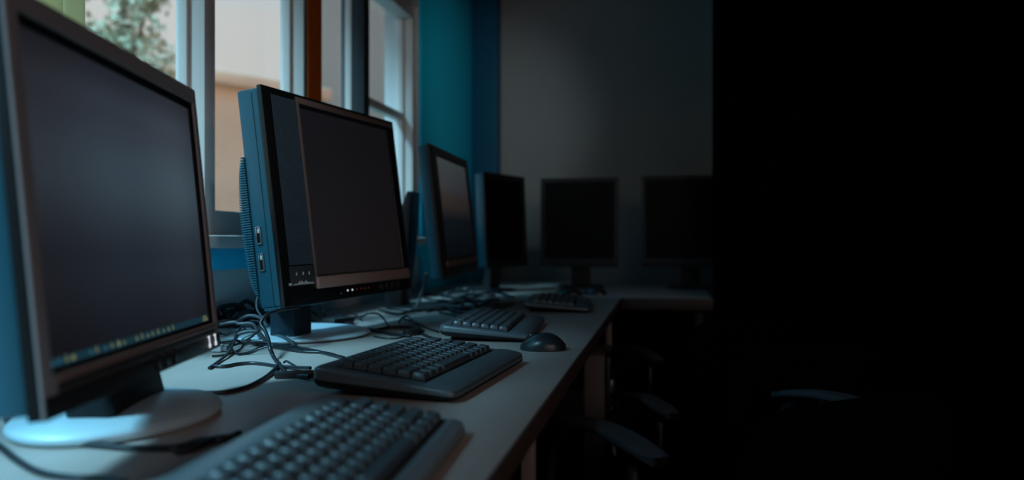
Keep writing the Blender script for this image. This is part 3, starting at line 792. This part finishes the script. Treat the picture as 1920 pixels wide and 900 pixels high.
# coiled black cable heap against the wall
hp = MB()
ctr = room(-.60, 1.85, DESK)
pts = []
for k in range(90):
    a = k*0.52; rr = 0.045+0.06*rnd.random()
    pts.append(ctr + Vector((rr*0.62*math.cos(a)*1.0, rr*1.5*math.sin(a), 0.006+0.075*rnd.random()*(1-rr*4))))
hp.tube(pts, .0052, 6, 3)
tag(hp.build('cable_coil', M_CABLE, angle=80), 'heap of coiled black cable against the wall below the blue strip', 'cable')
# tangle behind the silver disc of the speaker monitor
T2 = [
    ([(566, 577, .004), (585, 584, .02), (603, 598, .01), (620, 608, .003), (650, 618, .003), (690, 622, .003)], .0030),
    ([(600, 572, .004), (606, 584, .03), (612, 596, .01), (622, 606, .003)], .0024),
    ([(612, 592, .02), (636, 582, .025), (655, 584, .015), (672, 594, .004), (678, 600, .003)], .0024),
    ([(636, 602, .004), (660, 596, .006), (680, 593, .010), (690, 588, .022), (708, 588, .022), (718, 596, .012), (727, 608, .004), (734, 614, .003)], .0026),
    ([(655, 613, .003), (700, 618, .003), (735, 613, .003), (770, 614, .003), (784, 619, .003), (797, 629, .003), (818, 636, .003)], .0032),
    ([(640, 612, .005), (690, 617, .003), (730, 626, .003), (755, 629, .003), (770, 630, .003)], .0042),
    ([(700, 630, .002), (720, 634, .002), (745, 634, .002), (764, 629, .003)], .0016),
    ([(752, 596, .004), (780, 604, .003), (800, 614, .003), (822, 622, .003)], .0022),
    ([(748, 606, .003), (752, 598, .012), (764, 593, .014), (775, 602, .008), (790, 618, .003)], .0022),
    ([(712, 582, .003), (730, 586, .006), (752, 588, .006), (775, 583, .006), (800, 580, .004)], .0040),
    ([(624, 600, .01), (634, 590, .02), (640, 600, .012), (633, 610, .003)], .0026),
    ([(580, 600, .006), (605, 606, .004), (640, 605, .006), (670, 614, .003)], .0036),
]
for pts, r in T2:
    cable(pts, r, 'cable', 'dark cable lying in the tangle behind the silver disc base', M_CABLE, 'tangled cables behind the silver disc base')
# dark adapter block in that tangle
def block(c, ang, s, name, label, m, cat, bev=.004, zrot=0):
    a = ang+TH; ex = Vector((math.cos(a), math.sin(a), 0)); ey = Vector((-math.sin(a), math.cos(a), 0))
    xf = lambda x, y, z: Vector((c.x, c.y, DESK+.0006)) + ex*x + ey*y + Vector((0, 0, z))
    root = empty(name, (c.x, c.y, DESK), label, cat)
    MB(xf).box((-s[0]/2, -s[1]/2, 0), (s[0]/2, s[1]/2, s[2]), bev).build('body', m, root)
    MB(xf).box((s[0]/2-.001, -s[1]*.22, s[2]*.25), (s[0]/2+.014, s[1]*.22, s[2]*.7), bev*.5).build('strain_relief', m, root)
    return root
block(dk(634, 610), math.radians(60), (.07, .04, .018), 'power_adapter', 'black power adapter block among the cables behind the silver disc base', M_PLA, 'adapter')
block(dk(772, 629), math.radians(45), (.035, .02, .014), 'cable_plug', 'dark plug at the far back corner of the sharp keyboard', M_PLA, 'plug', .002)
# plug lying left of the sharp keyboard
block(dk(552, 709), math.radians(8), (.055, .014, .010), 'cable_plug', 'long dark plug lying against the back corner of the sharp keyboard', M_PLA, 'plug', .002)
# tangle around the third keyboard
rnd = random.Random(11)
for k in range(16):
    x0 = rnd.uniform(795, 850); y0 = rnd.uniform(540, 592)
    L_ = rnd.uniform(60, 140); pts = []; ph = rnd.uniform(0, 6)
    for i in range(6):
        f = i/5
        pts.append((x0+L_*f, max(534, min(600-36*max(0, (x0+L_*f-850)/130), y0+rnd.uniform(-3, 3)+5*math.sin(ph+5*f))), .003+.018*rnd.random()*math.sin(f*math.pi)))
    cable(pts, rnd.choice((.003, .004, .005)), 'cable', 'blurred dark cable in the tangle behind the third keyboard', M_CABLE, 'tangled cables behind the third keyboard')
cable([(798, 512, .11), (796, 535, .07), (789, 553, .04), (783, 572, .012), (770, 584, .004)], .0050, 'cable', 'grey strap-like lead hanging down behind the third monitor', M_CABLEG)
# foreground leads at the left
cable([(14, 772, .016), (14, 790, .006), (30, 806, .003), (75, 817, .003), (130, 829, .003), (190, 836, .003), (260, 841, .003), (330, 839, .003), (375, 826, .003), (420, 821, .003), (450, 812, .003)], .0034, 'cable', 'dark lead curling around the front of the nearest silver base at the bottom left')
cable([(-40, 815, .003), (0, 838, .003), (30, 862, .003), (75, 886, .003), (140, 896, .003), (190, 897, .003), (235, 905, .003)], .0032, 'cable', 'dark lead crossing the bottom left corner of the desk')
cable([(330, 848, .003), (365, 838, .004), (400, 826, .003), (440, 822, .004)], .0050, 'cable', 'thick dark lead end beside the back edge of the nearest keyboard', M_CABLE)
c = dk(27, 782)
wp = empty('power_plug', (c.x, c.y, DESK), 'small white plug standing at the left edge behind the nearest monitor', 'plug')
MB().box((c.x-.008, c.y-.008, DESK+.014), (c.x+.008, c.y+.008, DESK+.036), .003).build('plug_body', M_WHITE, wp)
MB().box((c.x-.006, c.y-.006, DESK+.0006), (c.x+.006, c.y+.006, DESK+.0142), .002).build('plug_collar', M_PLA, wp)
c = dk(408, 660)
wp = empty('cable_plug', (c.x, c.y, DESK), 'small white connector on the desk at the far lower corner of the nearest monitor', 'plug')
MB().box((c.x-.010, c.y-.007, DESK+.0006), (c.x+.010, c.y+.007, DESK+.014), .003).build('plug_body', M_WHITE, wp)
MB().box((c.x+.009, c.y-.004, DESK+.003), (c.x+.020, c.y+.004, DESK+.010), .0015).build('contact', M_CHROME, wp)

# ------------------------------------------------------------------ curtains
def curtain(y0, y1, name, label, m, x=WX+0.030, z0=0.98, z1=2.30, amp=.010, folds=2.0):
    mb = MB(); n = 24; R = []
    front = []; back = []
    for k in range(n+1):
        f = k/n; y = y0+(y1-y0)*f; dx = amp*math.cos(f*folds*2*math.pi)
        front.append((x+dx+.0012, y)); back.append((x+dx-.0012, y))
    loop = front + back[::-1]
    mb.rings([[(a, b_, z) for a, b_ in loop] for z in (z0, z0+.02, (z0+z1)/2, z1)])
    o = mb.build(name, m, angle=60)
    return tag(o, label, 'curtain')
curtain(1.952, 2.035, 'curtain', 'narrow orange curtain strip hanging in front of the window behind the speaker monitor', M_ORANGE, amp=.008, folds=1)
curtain(1.03, 1.130, 'curtain', 'lime green curtain strip at the window above the nearest monitor', M_LIME)

# unseen lamp added on the right wall to warm the faces turned right
LP = (2.1, -0.90, 1.75)
lampo = empty('fill_lamp', LP, 'wide warm lamp added unseen on the dark right wall behind the camera', 'lamp')
MB().box((LP[0]-.05, LP[1]-0.62, LP[2]-.14), (LP[0]-.001, LP[1]+0.62, LP[2]+.14), .006).build('lamp_housing', M_FRAME, lampo)
MB().box((LP[0]-.062, LP[1]-0.60, LP[2]-.12), (LP[0]-.049, LP[1]+0.60, LP[2]+.12), .004).build('diffuser', mat('lamp_diffuser', (.8, .7, .62), .6, .2, var=.02, emit=(1, .77, .71), estr=1.2), lampo)

SPOTS = [((0.60, 1.50, 2.20), (-.90, 3.72, 1.50), 36, 30, 'added unseen cool spotlight turned to the teal corner of the room'),
         ((0.30, 0.22, 2.20), (-.95, 1.60, .97), 24, 18, 'added unseen cool spotlight turned to the window sill between the front monitors')]
for p_, t_, e_, a_, lab in SPOTS:  # both spots are added to brighten the teal corner and the sill
    spo = empty('fill_spotlight', (p_[0], p_[1], ZC), lab, 'lamp')
    sdv = (Vector(t_)-Vector(p_)).normalized()
    m = MB(); m.tube([(p_[0], p_[1], ZC), (p_[0], p_[1], ZC-.10)], .012, 10, 0); m.build('stem', M_PLA, spo)
    m = MB(); b0 = Vector((p_[0], p_[1], ZC-.13)); m.tube([b0-sdv*.09, b0-sdv*.085, b0+sdv*.06], .05, 20, 0); m.build('lamp_head', M_PLA, spo)
LF = (1.2, -1.6, 1.85)  # unseen lamp added to grade the back wall from left to right
lampf = empty('fill_lamp', LF, 'long lamp added unseen on the front wall behind the camera', 'lamp')
MB().box((LF[0]-.72, LF[1]+.001, LF[2]-.10), (LF[0]+.72, LF[1]+.05, LF[2]+.10), .006).build('lamp_housing', M_FRAME, lampf)
MB().box((LF[0]-.70, LF[1]+.049, LF[2]-.08), (LF[0]+.70, LF[1]+.062, LF[2]+.08), .004).build('diffuser', bpy.data.materials['lamp_diffuser'], lampf)

# ------------------------------------------------------------------ outdoors
b = MB().box((WX-0.64, 0.10, 2.52), (WX-0.14, 5.5, 2.64), .01); b.box((WX-0.64, 0.10, 2.64), (WX-0.60, 5.5, 3.4), .01); struct(b, 'added_canopy', M_PALE)  # unseen canopy added to keep sun and high sky off the far windows
b = MB().box((-40, -20, -0.6), (WX-0.1, 40, -0.5)); struct(b, 'ground', M_GRASS, smooth=False)
def building(Xa, Ya, Xb, Yb, z1, depth, m, label, cols, rows, side=-1, wz0=0.4, wh=1.1, roof=None):
    A, B = room(Xa, Ya, 0), room(Xb, Yb, 0)
    d = (B-A); Lb = d.length; d.normalize(); n = Vector((d.y, -d.x, 0))
    xf = lambda u, w, v: Vector((A.x, A.y, 0)) + d*u + n*w*side + Vector((0, 0, v))
    c = xf(Lb/2, depth/2, -.5)
    root = empty('building', c, label, 'building')
    MB(xf).box((0, 0, -.5), (Lb, depth, z1)).build('wall', m, root, smooth=False)
    MB(xf).box((-.2, -.2, z1), (Lb+.2, depth+.2, z1+.2), .03).build('roof', roof or M_ROOF, root)
    for i in range(cols):
        for j in range(rows):
            u = Lb*(i+.5)/cols; v = wz0+j*2.6
            f = MB(xf); f.box((u-.45, -.04, v), (u+.45, .02, v+wh), .01)
            fo = f.build('window', M_FRAME, root)
            MB(xf).box((u-.38, -.05, v+.07), (u+.38, -.035, v+wh-.07)).build('pane', M_PANE, fo, smooth=False)
    return root
kX = lambda x, Y: (x-960)/F*Y
building(kX(300, 11), 11, kX(590, 13), 13, 3.2, 3, M_BEIGE, 'low beige building outside the window left of the speaker monitor', 0, 0, roof=M_BEIGE)
building(kX(585, 15), 15, kX(900, 19), 19, 9, 4, M_BLUEB, 'tall pale grey building outside beyond the orange curtain', 0, 0, side=1)

def tree(c, h, spread, label, nleaf=2600, seed=1, z0=1.6):
    r = random.Random(seed)
    root = empty('tree', (c.x, c.y, -.5), label, 'tree')
    m = MB(); base = Vector((c.x, c.y, -.5))
    m.tube([base, base+Vector((.05, .02, 1.2)), base+Vector((-.05, .05, 2.4)), base+Vector((0, 0, h))], .1, 8, 4, radii=lambda f: .11*(1-.8*f))
    for k in range(7):
        a = k*2.4; zb = 1.2+k*(h-1.6)/7
        p = base+Vector((0, 0, zb)); e = Vector((math.cos(a), math.sin(a), .55))
        m.tube([p, p+e*spread*.5, p+e*spread*.95+Vector((0, 0, .2))], .03, 6, 3, radii=lambda f: .04*(1-.8*f))
    m.build('trunk', M_BARK, root)
    lm = MB()
    cl = []
    for k in range(26):
        a = r.uniform(0, 6.28); rr = spread*math.sqrt(r.random()); zz = r.uniform(z0, h+.2)
        f = 1-abs((zz-(z0+h)/2)/((h-z0)/2+.3))**2*.7
        cl.append((Vector((c.x+rr*f*math.cos(a), c.y+rr*f*math.sin(a), zz-.5)), r.uniform(.16, .36)))
    for k in range(nleaf):
        cc, s = r.choice(cl)
        p = cc+Vector((r.gauss(0, s*.5), r.gauss(0, s*.5), r.gauss(0, s*.5)))
        u = Vector((r.uniform(-1, 1), r.uniform(-1, 1), r.uniform(-1, 1))).normalized()*.055
        v = u.cross(Vector((r.uniform(-1, 1), r.uniform(-1, 1), r.uniform(-1, 1)))).normalized()*.03
        q = u.cross(v).normalized()*.006
        lm.poly([p-u, p+v+q, p+u, p-v+q], [(0, 1, 2, 3)])
    lm.keep = True
    lm.build('foliage', M_TREE, root, smooth=False)
    return root
tree(room(kX(232, 8.2), 8.2, 0), 4.4, .60, 'blurred green tree outside the left window above the nearest monitor', seed=4)
tree(room(kX(318, 10.4), 10.4, 0), 3.3, .42, 'smaller thin green tree outside, right of the taller one in the left window', nleaf=900, seed=9, z0=1.4)

# ------------------------------------------------------------------ light
w = bpy.data.worlds.new('World'); SC.world = w; w.use_nodes = True
nt = w.node_tree; bg = nt.nodes['Background']
tc = nt.nodes.new('ShaderNodeTexCoord'); sp = nt.nodes.new('ShaderNodeSeparateXYZ')
nt.links.new(tc.outputs['Generated'], sp.inputs[0])
rp = nt.nodes.new('ShaderNodeValToRGB')
els = rp.color_ramp.elements
while len(els) < 5: els.new(.5)
for e, (p, col) in zip(els, ((0, (.13, .13, .115)), (.02, (.30, .29, .275)), (.26, (.31, .31, .305)), (.42, (.06, .34, .55)), (1, (.06, .50, .92)))):
    e.position = p; e.color = (*col, 1)
nt.links.new(sp.outputs['Z'], rp.inputs['Fac']); 
# a warm glow low in the sky on the side away from the windows (it lights the fronts of the buildings opposite)
dt = nt.nodes.new('ShaderNodeVectorMath'); dt.operation = 'DOT_PRODUCT'; dt.inputs[1].default_value = (.90, -.42, .08)
nt.links.new(tc.outputs['Generated'], dt.inputs[0])
mr = nt.nodes.new('ShaderNodeMapRange'); mr.inputs[1].default_value = .15; mr.inputs[2].default_value = 1.0
nt.links.new(dt.outputs['Value'], mr.inputs[0])
ad = nt.nodes.new('ShaderNodeMix'); ad.data_type = 'RGBA'; ad.blend_type = 'ADD'; ad.clamp_result = False
ad.inputs[7].default_value = (.36, .22, .12, 1)
nt.links.new(mr.outputs[0], ad.inputs[0]); nt.links.new(rp.outputs['Color'], ad.inputs[6]); nt.links.new(ad.outputs[2], bg.inputs['Color'])
bg.inputs['Strength'].default_value = 2.1

def light(name, kind, loc, rot, energy, color, **kw):
    l = bpy.data.lights.new(name, kind); l.energy = energy; l.color = color
    for k, v in kw.items(): setattr(l, k, v)
    o = bpy.data.objects.new(name, l); COL.objects.link(o); o.location = loc; o.rotation_euler = rot
    return o
sd = Vector((.52, .85, -1.05)).normalized()       # soft blue daylight falling in steeply through the windows
s = light('daylight', 'SUN', (-6, -4, 8), (0, 0, 0), 8.9, (.33, .76, 1.0), angle=math.radians(14))
s.rotation_euler = sd.to_track_quat('-Z', 'Y').to_euler()
light('warm_fill', 'AREA', (LP[0]-.07, LP[1], LP[2]), (0, math.pi/2, 0), 6.0, (1, .80, .75), shape='RECTANGLE', size=.24, size_y=1.2)

light('front_fill', 'AREA', (LF[0], LF[1]+.07, LF[2]), (math.pi/2, 0, 0), 3.0, (1, .88, .84), shape='RECTANGLE', size=1.4, size_y=.16)

for p_, t_, e_, a_, lab in SPOTS:
    s2 = light('spot_fill', 'SPOT', p_, (0, 0, 0), e_, (.72, .95, 1.0), spot_size=math.radians(a_), spot_blend=1.0, shadow_soft_size=.08)
    s2.rotation_euler = (Vector(t_)-Vector(p_)).to_track_quat('-Z', 'Y').to_euler()

# ------------------------------------------------------------------ camera
cd = bpy.data.cameras.new('camera'); co = bpy.data.objects.new('camera', cd); COL.objects.link(co)
co.location = (0, 0, CAMZ); co.rotation_euler = (math.pi/2, 0, TH)
cd.sensor_width = 36; cd.lens = 36*F/1920; cd.clip_start = .02; cd.clip_end = 200
cd.dof.use_dof = True; cd.dof.focus_distance = 1.32; cd.dof.aperture_fstop = 2.4
SC.camera = co
vs = SC.view_settings; vs.view_transform = 'Standard'; vs.look = 'None'; vs.gamma = 1; vs.use_curve_mapping = False; vs.exposure = 0
